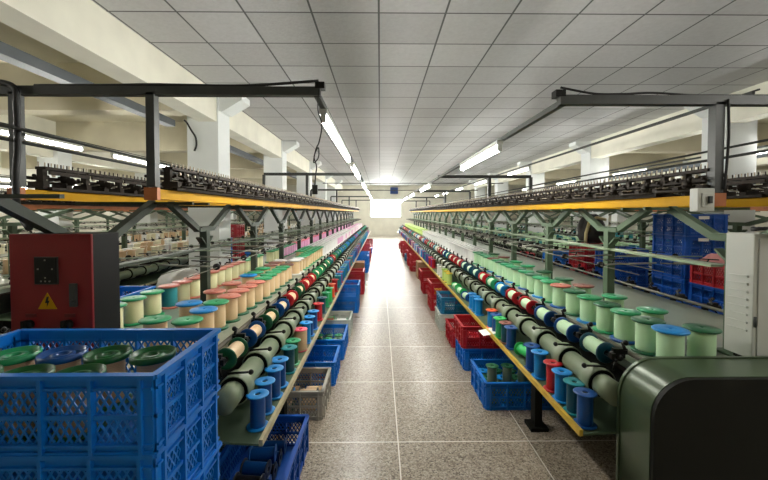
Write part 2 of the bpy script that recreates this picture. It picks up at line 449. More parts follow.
# ------------------------------------------------------------------ lamps
LAMPS = 0
def lamp_mesh(L):
    if ('lamp', L) not in MC:
        b = MB(); b.lathe([(0, .03), (.019, .03), (.019, L - .03), (0, L - .03)], 10, (0, 0, -.045), (0, 1, 0)); MC[('lamp', L)] = b.mesh('tube', M_tube)
        c = MB(); c.box((0, L / 2, 0), (.045, L, .035)); c.box((0, .015, -.04), (.03, .03, .05)); c.box((0, L - .015, -.04), (.03, .03, .05))
        MC[('fix', L)] = c.mesh('fixture', M_white)
    return MC[('lamp', L)], MC[('fix', L)]
def lamp(x, y, z, L, label, group):
    a, f = lamp_mesh(L)
    t = thing('fluorescent_lamp', label, 'lamp', (x, y, z), group=group)
    link('fixture', f, t); link('tube', a, t)

# ------------------------------------------------------------------ machines
PITCH = .31
def machine(Xc, d, y0, y1, label, main=True, post0=1.87, pstep=1.18, g0=2.0, gstep=4.2, beam=(1.56, 1.625), gh=2.18, uB=.27, uA=-.46, ulight=1.15,
            rail=M_cream, gantries=True, postm=M_green):
    """d: direction (+1/-1 in x) from the machine's centre to the aisle we look along. u runs along d."""
    t = thing('thread_winding_machine', label, 'machine', (Xc, 0, 0))
    X = lambda u: d * u
    L = y1 - y0; ym = (y0 + y1) / 2
    b = MB(); b.box((0, ym, .735), (1.26, L, .03)); b.box((X(.615), ym, .715), (.02, L, .06)); b.box((X(-.615), ym, .715), (.02, L, .06))
    b.build('table_top', M_table, t)
    b = MB(); b.box((0, ym, .40), (.8, L - .1, .62)); b.build('base_cabinet', M_blackpl, t)
    n = int(L // 1.2)
    fm = None
    for i in range(n + 1):
        for s in (1, -1):
            if s == -1 and not main: continue
            if fm is None:
                f = MB(); f.box((0, 0, .22), (.05, .07, .44)); f.box((0, 0, .012), (.12, .12, .024)); f.cyl((0, 0, .02), (0, 0, .08), .03, 8); fm = f.mesh('foot', M_blackpl)
            link('foot', fm, t, (X(.43 * s), y0 + .25 + i * (L - .5) / n, 0))
    if main:
        b = MB(); b.lathe([(0, 0), (.055, 0), (.055, .115), (0, .115)], 18, (X(.755), y0 + .003, .63), (0, 1, 0)); b.build('roller_stub', M_drum, t)
        link('foot', fm, t, (X(.79), 2.53, 0))
    for s in (1, -1):
        b = MB(); a = .04
        ux = (.5, .92)
        b.prism([(ux[0], .47), (ux[1], .445), (ux[1], .435), (ux[0], .46)], (0, y0, 0), (X(1) * s, 0, 0), (0, 0, 1), (0, L, 0))
        b.build('lower_shelf', M_green, t)
        b = MB(); b.box((X(.925) * s, ym, .449), (.018, L, .03)); b.build('shelf_rail', rail, t)
        b = MB(); b.tube([(X(.612) * s, y0, .785), (X(.612) * s, y1, .785)], .012, 8); b.build('cradle_rail', M_steel, t)
        b = MB(); b.tube([(X(.64) * s, y0, .70), (X(.64) * s, y1, .70)], .012, 6); b.build('drive_shaft', M_iron, t)
        b = MB(); b.box((X(.56) * s, ym, .61), (.05, L, .18)); b.build('apron', M_blackpl, t)
    # ---- stations
    ns = int((L - .3) / PITCH)
    dm = MB()   # drum of one station
    dm.lathe([(0, .0), (.03, .0), (.03, .006), (.070, .006), (.070, 0), (.0735, .0), (.0755, .004), (.0755, .085), (.056, .10), (.056, .30), (0, .30)], 20, ax=(0, 1, 0),
             mis=[1, 1, 1, 0, 0, 0, 0, 0, 0, 0])
    am = MB()   # cradle arm
    am.cyl((0, 0, 0), (X(.10), -.02, .0), .011, 6); am.box((X(.05), -.015, .012), (.07, .022, .03)); am.cyl((X(.055), -.03, -.02), (X(.055), .02, -.02), .016, 8)
    am.cyl((X(.085), -.045, -.025), (X(.085), .035, -.025), .008, 6); am.box((X(.02), .02, -.015), (.03, .03, .05)); am.cyl((X(.03), -.03, .02), (X(.03), -.005, .055), .009, 6)
    am.ball((X(.03), -.033, .06), .014, 8); am.box((X(.09), -.02, -.01), (.02, .03, .03)); am.cyl((X(.06), -.01, -.02), (X(.09), -.03, -.08), .006, 6)
    lv = MB()
    lv.cyl((0, 0, 0), (X(.115), -.01, .01), .0055, 6); lv.ball((X(.118), -.01, .01), .0135, 10); lv.prism([(0, 0), (.035, 0), (.05, -.05), (.042, -.055), (.02, -.02), (0, -.02)], (0, .005, 0), (d, 0, 0), (0, 0, 1), (0, .008, 0))
    ga = MB()   # yarn guide arm: rod out to the aisle with a pulley and a flat blade
    ga.cyl((X(.04), 0, -.03), (X(.41), -.01, -.04), .006, 6); ga.lathe([(0, -.006), (.021, -.007), (.014, 0), (.021, .007), (0, .006)], 12, (X(.415), -.01, -.04), (0, 1, 0), 1)
    ga.box((X(.30), .03, -.01), (.12, .02, .006), Matrix.Rotation(.06 * d, 3, 'Y'), 1); ga.cyl((X(.05), .13, -.05), (X(.38), .10, -.06), .0045, 6); ga.cyl((X(.2), .0, -.035), (X(.2), .13, -.055), .004, 6, 1)
    ga.ball((X(.38), .10, -.06), .009, 6, 1); ga.cyl((X(.3), .03, -.01), (X(.3), .06, -.05), .004, 5, 1)
    ga.prism([(0, -.014), (.28, -.004), (.28, .004), (0, .014)], (0, .06, .004), (d, 0, 0), (0, 1, 0), (0, 0, .005), 2)
    te = MB()   # tension device on the overhead beam
    for yy in (0, .155): te.box((0, yy, .07), (.035, .03, .12)); te.box((X(.02), yy, .035), (.09, .04, .03))
    te.box((0, .135, .128), (.06, .29, .016)); te.box((X(.035), .135, .075), (.012, .29, .014)); te.box((X(-.05), .135, .10), (.012, .29, .02))
    for q in range(7):
        te.cyl((X(.02), .0 + q * .042, .13), (X(.02), .0 + q * .042, .165), .0038, 5, 1)
        te.cyl((X(-.02), .02 + q * .042, .13), (X(-.02), .02 + q * .042, .158), .0038, 5, 0)
        te.lathe([(0, -.004), (.011, -.004), (.006, 0), (.011, .004), (0, .004)], 7, (X(.045), .0 + q * .042, .085 + .014 * (q % 2)), (1, 0, 0), q % 2)
        te.cyl((X(-.02), .01 + q * .042, .06), (X(.05), .01 + q * .042, .05), .004, 5, (q + 1) % 2)
    te.lathe([(0, -.01), (.024, -.01), (.01, 0), (.024, .01), (0, .01)], 10, (X(.07), .07, .055), (1, 0, 0)); te.lathe([(0, -.01), (.024, -.01), (.01, 0), (.024, .01), (0, .01)], 10, (X(-.06), .12, .06), (0, 1, 0))
    te.cyl((X(-.09), .06, .04), (X(.1), .06, .05), .005, 5); te.cyl((X(.08), -.01, .02), (X(.08), .28, .03), .006, 5)
    dme = dm.mesh('drum', [M_drum, M_blackpl]); ame = am.mesh('cradle', M_black); lme = lv.mesh('lever', M_black)
    gme = ga.mesh('guide', [M_steel, M_black, M_lgreen]); tme = te.mesh('tensioner', [M_iron, M_ceram])
    def many(name, me, pts, ind):
        if ind:
            for p in pts: link(name, me, t, p)
        else:
            vv, ff, mi = [], [], []
            base = [v.co.copy() for v in me.vertices]; polys = [(tuple(p.vertices), p.material_index) for p in me.polygons]
            for p in pts:
                k = len(vv); vv += [tuple(c + Vector(p)) for c in base]
                for q, m_ in polys: ff.append(tuple(k + i for i in q)); mi.append(m_)
            nm = bpy.data.meshes.new(name); nm.from_pydata(vv, [], ff)
            for m_ in me.materials: nm.materials.append(m_)
            nm.polygons.foreach_set('material_index', mi); nm.update()
            o = link(name, nm, t); o['kind'] = 'stuff'
    def flip(me, name):
        m2 = me.copy(); m2.name = name
        for v in m2.vertices: v.co.x = -v.co.x
        m2.flip_normals(); return m2
    ys = [y0 + .12 + PITCH * i for i in range(ns)]
    yg = [y0 + .12 + PITCH * 1.5 * i for i in range(int(ns / 1.5)) if i or not main]
    for s in ((1, -1) if main else (1,)):
        ind = main and s == 1
        fm_ = (lambda m_: m_) if s == 1 else (lambda m_: flip(m_, m_.name))
        many('winding_drum', fm_(dme), [(X(.755) * s, y, .63) for y in ys], ind)
        many('cradle_arm', fm_(ame), [(X(.615) * s, y + .02, .785) for y in ys], ind)
        if main: many('lever', fm_(lme), [(X(.715) * s, y + .035, .705) for y in ys], ind)
        many('yarn_guide_arm', fm_(gme), [(X(.02) * s, y + .1, 1.2) for y in yg], ind)
        many('tension_device', fm_(tme), [(X(uB if s == 1 else uA), y + .05, beam[1]) for y in ys if y > g0 - (.05 if main else 9)], ind)
    if not main:
        many('winding_drum', flip(dme, 'drum'), [(X(-.755), y, .63) for y in ys], False)
        many('yarn_guide_arm', flip(gme, 'guide'), [(X(-.02), y + .1, 1.2) for y in yg], False)
        many('tension_device', flip(tme, 'tensioner'), [(X(uA), y + .05, beam[1]) for y in ys], False)
    b = MB(); b.box((0, ym + .1, 1.205), (.07, L - .42, .014)); b.build('guide_rail', M_lgreen if postm is M_green else M_postl, t)
    for s in (1, -1):
        b = MB(); b.tube([(X(.30) * s, y0 + .31, 1.17), (X(.30) * s, y1, 1.17)], .003, 6); b.tube([(X(.44) * s, y0 + .31, 1.155), (X(.44) * s, y1, 1.155)], .003, 6)
        b.build('guide_rod', M_steel, t)
    # ---- forked posts
    post = MB()
    pb = beam[0]
    post.box((0, 0, (.75 + 1.36) / 2), (.06, .06, .61)); post.box((0, 0, 1.365), (.055, .26, .035)); post.box((0, 0, 1.385), (.075, .24, .006)); post.bar((0, -.10, 1.30), (0, 0, 1.22), .05, .012); post.bar((0, .10, 1.30), (0, 0, 1.22), .05, .012)
    for s in (1, -1):
        post.bar((0, s * .115, 1.365), (0, s * (pstep / 2 - .10), pb - .012), .045, .042)
    post.box(((X(uB) + X(uA)) / 2, pstep / 2 - .11, pb - .012), (abs(uB - uA) + .03, .022, .016)); post.box(((X(uB) + X(uA)) / 2, -pstep / 2 + .11, pb - .012), (abs(uB - uA) + .03, .022, .016))
    post.box((0, 0, .755), (.12, .12, .012))
    pme = post.mesh('post', postm)
    y = post0; posts = []
    while y < y1 - .4:
        link('forked_post', pme, t, (0, y, 0)); posts.append(y); y += pstep
    # ---- longitudinal beams
    for u in (uB, uA):
        b = MB(); h = beam[1] - beam[0]
        ys_, ye_ = (g0, y1)
        b.box((X(u), (ys_ + ye_) / 2, (beam[0] + beam[1]) / 2), (.03, ye_ - ys_, h)); b.box((X(u - .02), (ys_ + ye_) / 2, beam[0] + .004), (.06, ye_ - ys_, .008))
        o = b.build('yellow_beam' if main else 'beam', M_yellow if main else M_orange, t)
        b = MB(); b.box((X(u), ys_ - .012, (beam[0] + beam[1]) / 2), (.07, .03, h + .012)); b.build('beam_end_cap', M_orange, t)
    b = MB()
    b.tube([(X(uA + .1), g0 - .2, 1.93), (X(uA + .1), y1, 1.80)], .008, 6); b.tube([(X(uA + .02), g0 - .2, 1.88), (X(uA + .02), y1, 1.80)], .010, 6)
    b.build('overhead_pipe', M_dsteel, t)
    for u in (uB, uA):
        b = MB(); b.box((X(u - .01), ym + .15, beam[1] + .010), (.10, L - .7, .018)); b.tube([(X(u - .08), g0 + .06, beam[1] + .075), (X(u - .08), y1, beam[1] + .075)], .009, 6)
        b.build('tension_rail', M_iron, t)
    # ---- gantries
    if gantries:
        y = g0; ue = ulight
        first = True
        while y < y1:
            b = MB(); b.box(((X(ue) + X(uA - .75 if first else uA)) / 2, y, gh), (abs(ue - (uA - .75 if first else uA)), .045, .045))
            b.build('gantry_bar', M_dsteel, t)
            for u in (uB, uA):
                b = MB(); b.box((X(u), y, (beam[1] + gh) / 2), (.045, .045, gh - beam[1] - .02)); b.build('gantry_post', M_dsteel, t)
            y += gstep; first = False
        b = MB(); b.box((X(ue - .02), (g0 + y1) / 2, gh - .012), (.03, y1 - g0, .03)); b.build('lamp_rail', M_dsteel, t)
        b = MB(); b.box((X(ue), g0 - .0, gh + .03), (.05, .05, .035)); b.build('lamp_rail_bracket', M_black, t)
    return t, posts

ML, MR = -1.47, 1.885
YE = 21.0
mL, postsL = machine(ML, 1, 1.66, YE, 'long green winding machine left of the aisle, peach spools on its table', post0=1.9, pstep=1.2,
                     beam=(1.575, 1.63), gh=2.15, uB=.25, uA=-.47, postm=M_postl, ulight=1.15, g0=2.0, gstep=4.2, rail=M_cream)
mR, postsR = machine(MR, -1, 1.72, YE, 'long green winding machine right of the aisle, mint spools on its table', post0=1.925, pstep=1.075,
                     beam=(1.54, 1.595), gh=2.07, uB=.17, uA=-.48, ulight=.98, g0=1.87, gstep=3.9, rail=M_yrail)
machine(-4.35, 1, 3.6, YE, 'background winding machine beyond the left row of columns', main=False, post0=4.4, pstep=1.9, g0=3.7, beam=(1.56, 1.6), gantries=False)
machine(-6.7, 1, 3.2, YE, 'background winding machine, second beyond the left columns', main=False, post0=4.4, pstep=1.9, g0=3.3, beam=(1.56, 1.6), gantries=False)
machine(-10.2, 1, 3.2, YE, 'background winding machine, farthest one toward the left wall', main=False, post0=4.4, pstep=1.9, g0=3.3, beam=(1.56, 1.6), gantries=False)
machine(4.32, -1, 3.4, YE, 'background winding machine just past the stacked blue crates', main=False, post0=4.4, pstep=1.6, g0=3.5, beam=(1.54, 1.59), gantries=False)
machine(7.6, -1, 4.2, YE, 'background winding machine beyond the right row of columns', main=False, post0=5.0, pstep=1.9, g0=4.3, beam=(1.54, 1.59), gantries=False)

# lamps along the two light rails and in the side bays
def where(k): return nth(k)
xs = ML + 1.13
for k, (y, L) in enumerate([(2.22, 1.8), (4.5, 1.5), (7.2, 1.5), (9.6, 1.5), (12.0, 1.5), (14.4, 1.5), (16.8, 1.5), (19.2, 1.5), (21.6, 1.5)]):  # last tube added past the rail's end to brighten the far wall
    lamp(xs, y, 2.11, L, 'lit fluorescent tube under the left machine\'s lamp rail, %s from the camera' % nth(k + 1), 'tubes over the aisle')
xs = MR - .985
for k, (y, L) in enumerate([(2.76, 1.3), (6.6, 1.5), (9.6, 1.5), (12.0, 1.5), (14.4, 1.5), (16.8, 1.5), (19.2, 1.5), (21.6, 1.5)]):  # last tube hangs beyond the rail, added for a brighter far wall
    lamp(xs, y, 2.03, L, 'lit fluorescent tube under the right machine\'s lamp rail, %s from the camera' % nth(k + 1), 'tubes over the aisle')
bays = [(-4.5, 2.5, 'over the aisle just past the left columns', [.2, 2.3, 4.4, 6.25, 7.55, 10.2, 12.5, 14.8, 17.2]),  # first two tubes out of view, added to light the near crates
        (-8.6, 2.3, 'in the second aisle past the left columns', [1.0, 3.0, 4.6, 6.0, 7.5, 10.2, 13, 15.8, 18.6]),  # first two are unseen extra tubes for light at the near end
        (-11.6, 2.35, 'nearest the far left wall', [5.0, 8.0, 11, 14, 17]),
        (3.05, 2.45, 'over the aisle of stacked blue crates', [-1.6, .1, 7.5, 10.5, 13.5, 16.5, 19.0]),  # first two tubes out of view by the camera, added as near light
        (6.0, 2.5, 'just past the right columns', [1.0, 5.2, 8.2, 11.2, 14.2, 17.2]),  # first tube unseen, added for more light up close
        (9.5, 2.4, 'toward the right wall', [5.8, 9.2, 12.4, 15.6, 18.8])]
for x, z, txt, ys in bays:
    r = MB(); r.box((x, 12, z + .032), (.03, 18, .02)); r.tube([(x + .05, 3, z + .06), (x + .05, 21, z + .06)], .008, 6); struct(r.build('trim_4', M_dsteel))
    for k, y in enumerate(ys):
        lamp(x, y, z, 1.25, 'lit fluorescent tube %s, %s from the camera' % (txt, nth(k + 1)), 'tubes in the side bays')

# ------------------------------------------------------------------ take-up bobbins
def bay(y, posts):
    return sum(1 for p in posts if p <= y + 1e-6)
class Counter(dict):
    def nxt(self, k): self[k] = self.get(k, 0) + 1; return self[k]
CNT = Counter()
def place(row, posts, y):
    k = bay(y, posts); n = CNT.nxt((row, k))
    return ('%s past %s forked post' % (nth(n), nth(k))) if k else ('%s before first forked post' % nth(n))
seqR = ['dark teal', 'navy blue', 'navy blue', 'red', 'red', 'blue', 'green', 'red', 'dark teal', 'dark teal', 'dark teal', 'red', 'red', 'red', 'teal', 'navy blue', 'red', 'red', 'white', 'teal', 'red', 'red', 'green', 'red', 'red', 'blue', 'white', 'red']
seqL = ['dark green', 'navy blue', 'dark green', 'navy blue', 'red', 'dark green', 'red', 'red', 'green', 'green', 'dark green', 'green', 'teal', 'red', 'green', 'teal', 'green', 'blue', 'teal', 'blue', 'green', 'blue']
tk = []
for side, Xc, d, y0, posts, seq, th in (('right', MR, -1, 1.72, postsR, seqR, 'mint'), ('left', ML, 1, 1.66, postsL, seqL, 'peach')):
    ns = int((YE - y0 - .3) / PITCH)
    for i in range(ns - 1):
        y = y0 + .12 + PITCH * i + .068
        c = seq[i] if i < len(seq) else R.choice(seq[-12:])
        body = th if (i < 14 or R.random() < .6) else 'white'
        lab = '%s-flanged take-up bobbin with %s thread, %s, %s machine' % (c, body, place('tk' + side, posts, y), side)
        r = .042 if side == 'right' else .036
        spool('take_up_bobbin', lab, 'bobbin', 'take-up bobbins of the %s machine' % side, (Xc + d * .69, y + .17, .762), .056, r + R.uniform(-.003, .003), .17, c, body, y < 6,
              rot=(PI / 2, R.random() * .01, 0), th=.010)

# ------------------------------------------------------------------ spools standing on the tables
NT = 0
far_stuff = []
def tspool(side, row, u, y, fc, bc, Rr=.078, H=.178, fc2=None):
    global NT
    Xc, d, posts = (MR, -1, postsR) if side == 'right' else (ML, 1, postsL)
    x = Xc + d * u + R.uniform(-.006, .006)
    if NT >= 298:
        far_stuff.append((x, y, fc, bc)); return
    for p in posts:
        if abs(u) < .14 and abs(p - y) < .13: return
    NT += 1
    lab = '%s spool with %s flanges, %s row, %s, %s machine' % (bc, fc, row, place('tb' + side + row, posts, y), side)
    t = spool('thread_spool', lab, 'spool', '%s row of table spools, %s machine' % (row, side), (x, y, .75), Rr, Rr * .73, H, fc, bc, y < 5.2, fc2=fc2, th=.014)
# right machine
rows = [('blue', 'mint'), ('green', 'mint'), ('bright green', 'mint'), ('dark green', 'mint'), ('green', 'mint')]
yf = [1.795, 1.955, 2.13, 2.3, 2.5, 2.7, 2.91, 3.085, 3.26, 3.435, 3.61, 3.785, 3.96, 4.135, 4.31, 4.485, 4.66, 4.835, 5.01, 5.2, 5.4]
colf = ['blue', 'dark green', 'green', 'dark green', 'green', 'dark green', 'salmon', 'green', 'green', 'dark green', 'green', 'dark green', 'green', 'green', 'dark green', 'green', 'brown', 'green', 'green', 'green', 'green']
fb = ['blue', 'dark green', 'navy blue', 'green']
for i, y in enumerate(yf): tspool('right', 'front', .445, y, colf[i], 'mint', fc2=fb[i % 4])
for i, y in enumerate([1.815, 2.16, 2.52, 2.9, 3.2, 3.6, 4.0, 4.35, 4.8, 5.2]): tspool('right', 'middle', .265, y, ['dark green', 'green', 'green', 'brown', 'dark green'][i % 5], 'mint', fc2='dark green')
# left machine
for y, u, fc, bc in [(1.98, .43, 'green', 'peach'), (2.2, .42, 'blue', 'peach'), (2.385, .41, 'green', 'peach'), (2.56, .42, 'salmon', 'peach'), (2.74, .42, 'salmon', 'peach'), (2.91, .42, 'salmon', 'peach'),
                     (3.08, .43, 'salmon', 'peach'), (3.26, .43, 'green', 'peach'), (3.44, .43, 'green', 'peach'), (3.61, .43, 'green', 'peach'), (3.78, .43, 'green', 'peach'), (3.95, .43, 'green', 'peach'), (4.12, .43, 'brown', 'peach')]:
    tspool('left', 'front', u, y, fc, bc, fc2='dark green')
for y, fc, bc in [(2.0, 'green', 'peach'), (2.36, 'blue', 'peach'), (2.72, 'salmon', 'peach'), (3.02, 'salmon', 'peach'), (3.42, 'blue', 'peach'), (3.6, 'green', 'peach'), (3.85, 'green', 'peach'), (4.1, 'brown', 'peach'), (4.3, 'brown', 'peach'), (4.5, 'white', 'tan')]:
    tspool('left', 'middle', .25, y, fc, bc)
for y, fc, bc in [(2.3, 'green', 'pale yellow'), (2.5, 'green', 'pale yellow'), (2.7, 'green', 'pale yellow'), (2.93, 'salmon', 'teal'), (3.1, 'salmon', 'pale yellow'), (3.28, 'salmon', 'pale yellow'), (3.46, 'salmon', 'pale yellow'), (3.63, 'salmon', 'pale yellow'),
                  (3.81, 'salmon', 'pale yellow'), (4.0, 'salmon', 'pale yellow'), (4.18, 'salmon', 'pale yellow'), (4.36, 'salmon', 'pale yellow'), (4.54, 'green', 'pale yellow'), (4.72, 'green', 'pale yellow'), (4.9, 'green', 'pale yellow'), (5.08, 'green', 'pale yellow')]:
    tspool('left', 'back', -.2, y, fc, bc)
# farther rows, nearest first
y = 5.6
plan = []
while y < 20.5:
    plan.append(('right', 'front', .445, y, 'white' if y < 12 else 'lime', 'white' if y < 12 else 'lime'))
    plan.append(('right', 'middle', .29, y, 'white' if y < 12 else 'lime', 'white' if y < 12 else 'lime'))
    if 4.9 < y: 
        c = 'green' if y < 6.3 else 'white'
        plan.append(('left', 'front', .43, y, c, 'peach' if y < 6.3 else ('white' if y < 8.5 else R.choice(['pink', 'white']))))
        plan.append(('left', 'middle', .25, y, c, 'peach' if y < 6.3 else 'white' if y < 8 else 'pink'))
    plan.append(('left', 'back', -.2, y, 'pink' if y > 7 else 'green', 'pink' if y > 6 else 'pale yellow'))
    y += .172
for y in (4.5, 4.68, 4.86, 5.04, 5.22, 5.4): plan.insert(0, ('left', 'front', .43, y, 'green' if y > 4.8 else 'white', 'peach'))
for a in plan:
    if a[3] > 12.6 and (int(a[3] / .172) % 2 and a[1] == 'middle'): pass
    tspool(*a)
if far_stuff:
    groups = {}
    for (x, y, fc, bc) in far_stuff: groups.setdefault(bc, []).append((x, y, fc))
    for side, test in (('right', lambda x: x > 0), ('left', lambda x: x < 0)):
        b = MB(); ms = []; 
        for bc, li in groups.items():
            li = [q for q in li if test(q[0])]
            if not li: continue
            ms.append(tm(bc)); mi = len(ms) - 1
            for x, y, fc in li:
                b.lathe([(0, .001), (.078, .001), (.078, .014), (.057, .014), (.057, .164), (.078, .164), (.078, .178), (0, .178)], 10, (x, y, .75), mi=mi, smooth=False)
        if ms: stuff(b.build('thread_spools', ms), 'pale spools massed at the far end of the %s machine' % side, 'spools')
# spools on the background machines
for nm, Xc, y0, cols, txt in (('a', 4.32, 5.4, ['teal', 'green', 'mint'], 'rows of teal and mint spools on the machine past the blue crates'),
                              ('b', -4.35, 4.2, ['white', 'cream', 'tan'], 'rows of white and pink spools on the machine past the left columns'),
                              ('c', -6.7, 4.2, ['white', 'cream', 'tan'], 'rows of white spools on the second machine past the left columns'),
                              ('d', 7.6, 5.4, ['teal', 'white', 'mint'], 'rows of teal and white spools on the machine past the right columns')):
    b = MB(); ms = [tm(c if c in THR else 'mint') for c in cols]
    y = y0
    while y < 20:
        for u in (-.45, -.25, .25, .45):
            if R.random() < .8: b.lathe([(0, .001), (.07, .001), (.07, .014), (.055, .014), (.055, .16), (.07, .16), (.07, .175), (0, .175)], 8, (Xc + u, y, .75), mi=R.randrange(3), smooth=False)
        y += .2
    stuff(b.build('thread_spools', ms), txt, 'spools')

# ------------------------------------------------------------------ bobbins on the lower shelves
shR = [(1.79, 'navy blue', 'navy blue'), (1.905, 'teal', 'dark teal'), (2.03, 'blue', 'blue'), (2.15, 'red', 'red'), (2.32, 'blue', 'blue'), (2.44, 'navy blue', 'navy blue'),
       (2.83, 'navy blue', 'navy blue'), (2.95, 'brown', 'dark teal'), (3.08, 'bright green', 'green'), (3.2, 'navy blue', 'navy blue'), (3.34, 'orange', 'blue'),
       (3.76, 'blue', 'blue'), (3.89, 'blue', 'blue'), (4.03, 'blue', 'blue')]
shL = [(1.79, 'blue', 'navy blue'), (1.93, 'blue', 'navy blue'), (2.09, 'blue', 'navy blue'), (2.22, 'blue', 'navy blue'), (2.42, 'teal', 'dark teal'), (2.55, 'green', 'dark green'),
       (2.80, 'pink', 'tan*'), (2.97, 'blue', 'blue'), (3.14, 'blue', 'navy blue'), (3.32, 'blue', 'navy blue'), (3.6, 'red', 'red'), (3.85, 'dark teal', 'dark teal'), (4.1, 'green', 'green'), (4.35, 'green', 'bright green'),
       (4.6, 'orange', 'orange'), (4.9, 'red', 'red')]
y = 4.5
for side, lst, far in (('right', shR, ['blue', 'violet', 'red', 'navy blue', 'red', 'white', 'teal']), ('left', shL, ['teal', 'blue', 'blue', 'navy blue', 'teal', 'red', 'blue'])):
    y = 7.0 if side == 'right' else 5.2
    while y < 19.8:
        c = R.choice(far); lst.append((y, c, c)); y += R.choice([.14, .15, .2, .3])
for side, lst, Xc, d, posts in (('right', shR, MR, -1, postsR), ('left', shL, ML, 1, postsL)):
    for i, (y, fc, bc) in enumerate(lst):
        thr = bc.endswith('*'); bc = bc.rstrip('*')
        lab = '%s %s, %s, lower shelf of %s machine' % (fc if fc == bc else fc + '-flanged ' + bc, 'bobbin', place('sh' + side, posts, y), side)
        r = .05 if thr else .036
        spool('shelf_bobbin', lab, 'bobbin', 'bobbins on the lower shelf, %s machine' % side, (Xc + d * (.865 + (R.uniform(-.006, .006))), y, .4505), .054, r, .165, fc, bc, y < 5, thread=thr, th=.008, bodyname='barrel')
# lying ones on the right shelf
def lying(y, fc, bc, label, rz, thr=True, u=.855, Rr=.05):
    q = spool('shelf_bobbin', label, 'bobbin', 'bobbins on the lower shelf, right machine', (MR - u, y, .452 + Rr), Rr, Rr * .75 if thr else .034, .15, fc, bc, True, thread=thr, th=.008, rot=(PI / 2, 0, rz), bodyname='barrel')
lying(2.68, 'bright green', 'bright green', 'bright green bobbin lying on its side, lower shelf of right machine', .25, False)
for k, y in enumerate([4.45, 4.75, 5.05]): lying(y, ['navy blue', 'bright green', 'bright green'][k], 'mint', 'mint bobbin lying on its side, lower shelf of right machine, ' + ['navy flanges', 'beside the navy-flanged one', 'beside the yellow bobbins'][k], .15)
for k, y in enumerate([5.4, 5.6, 5.8, 6.05, 6.3]):
    spool('shelf_bobbin', '%s bobbin among the yellow and white ones, %s of five, lower shelf, right machine' % (['yellow', 'yellow', 'lime', 'white', 'white'][k], nth(k + 1)), 'bobbin', 'bobbins on the lower shelf, right machine',
          (MR - .86, y, .4505), .054, .04, .165, ['yellow', 'yellow', 'lime', 'white', 'white'][k], ['lime', 'lime', 'lime', 'white', 'white'][k], False, th=.01)

# ------------------------------------------------------------------ crates with what lies in them
NEARSTACK = ['topmost', 'second from the top', 'third from the top', 'fourth from the top', 'bottom one']
cx, cy = -.605 - .36, 1.17
for k in range(5):
    crate(cx - .004 * (k % 2), cy, .214 * (4 - k) , 'blue', 'blue lattice crate in the tall stack before the red box, ' + NEARSTACK[k], L=.74, W=.40, H=.214, group='near stack of blue crates')
ztop = .214 * 4 + .013
k = 0
for j, (yy, xs_) in enumerate(((1.055, (-.87, -1.02, -1.17)), (1.215, (-.75, -.90, -1.05, -1.2)))):
    for i, xx in enumerate(xs_):
        c = 'navy blue' if (i, j) == (2, 1) else ('green' if i == 3 else 'bottle green')
        lab = '%s-rimmed tan spool in the top crate, %s row, %s from the right' % (c, 'front' if j == 0 else 'back', nth(i + 1))
        spool('crated_spool', lab, 'spool', 'spools in the top blue crate', (xx, yy + R.uniform(-.004, .004), ztop), .066, .047, .160, c, 'tan', True, th=.010,
              rot=(0, 0, R.random()))
def crate_fill(x, y, L, W, n, cols, label, z=.015, thr=False, upright=False, seedy=0, R_=.045):
    """bobbins dropped in a crate; each its own thing"""
    rr = random.Random(seedy)
    nx = max(1, int((L - .07) / (.17 if not upright else .105)))
    ny = max(1, int((W - .07) / (.1 if not upright else .105)))
    k = 0
    for lay in range(3):
        for j in range(ny):
            for i in range(nx):
                if k >= n: return
                c, bc, tt = cols[k % len(cols)]
                px = x - (L - .07) / 2 + (i + .5) * (L - .07) / nx; py = y - (W - .07) / 2 + (j + .5) * (W - .07) / ny
                lab = label % (c if c == bc else c + '-flanged ' + bc, nth(k + 1))
                if upright: spool('crated_bobbin', lab, 'bobbin', None, (px, py, z + lay * .15), R_, R_ * .72, .14, c, bc, True, thread=tt, th=.007)
                else: spool('crated_bobbin', lab, 'bobbin', None, (px - .07, py, z + R_ + lay * (R_ * 2 + .002)), R_, R_ * .72, .14, c, bc, True, thread=tt, th=.007, rot=(0, PI / 2, rr.uniform(-.12, .12)))
                k += 1
# left of the aisle
crate(-.655, 2.03, 0, 'deep blue', 'deep blue crate on the floor at the left machine\'s near end', L=.40, W=.60)
crate_fill(-.655, 2.03, .40, .60, 8, [('black', 'navy blue', False), ('navy blue', 'navy blue', False), ('black', 'black', False)], '%s bobbin in the crate at the left machine\'s near end, %s one', seedy=3)
crate(-.71, 2.84, 0, 'grey', 'grey crate of peach bobbins beside the left shelf, on the floor', L=.6, W=.42)
crate_fill(-.71, 2.84, .6, .42, 12, [('navy blue', 'peach', True), ('dark green', 'peach', True), ('blue', 'tan', True), ('black', 'tan', True)], '%s bobbin in the grey crate beside the left machine, %s one', seedy=4)
crate(-.69, 3.36, 0, 'blue', 'blue crate holding red bobbins, between grey crate and green-bobbin crate', L=.6, W=.42)
crate_fill(-.69, 3.36, .6, .42, 4, [('red', 'red', False)], '%s bobbin in the blue crate behind the grey crate, %s one', seedy=5)
crate(-.67, 3.98, 0, 'blue', 'blue crate of green-topped peach bobbins beside the left machine', L=.6, W=.54)
crate_fill(-.67, 3.98, .6, .54, 16, [('green', 'peach', True), ('dark green', 'tan', True)], '%s bobbin in the blue crate of green-topped bobbins, %s one', upright=True, seedy=6, R_=.048)
crate(-.66, 4.62, 0, 'white', 'pale crate of orange and green bobbins beside the left machine', L=.6, W=.42)
crate_fill(-.66, 4.62, .6, .42, 8, [('orange', 'orange', False), ('green', 'white', True), ('orange', 'peach', True), ('bright green', 'mint', True)], '%s bobbin in the pale crate left of the aisle, %s one', seedy=7, z=.09)
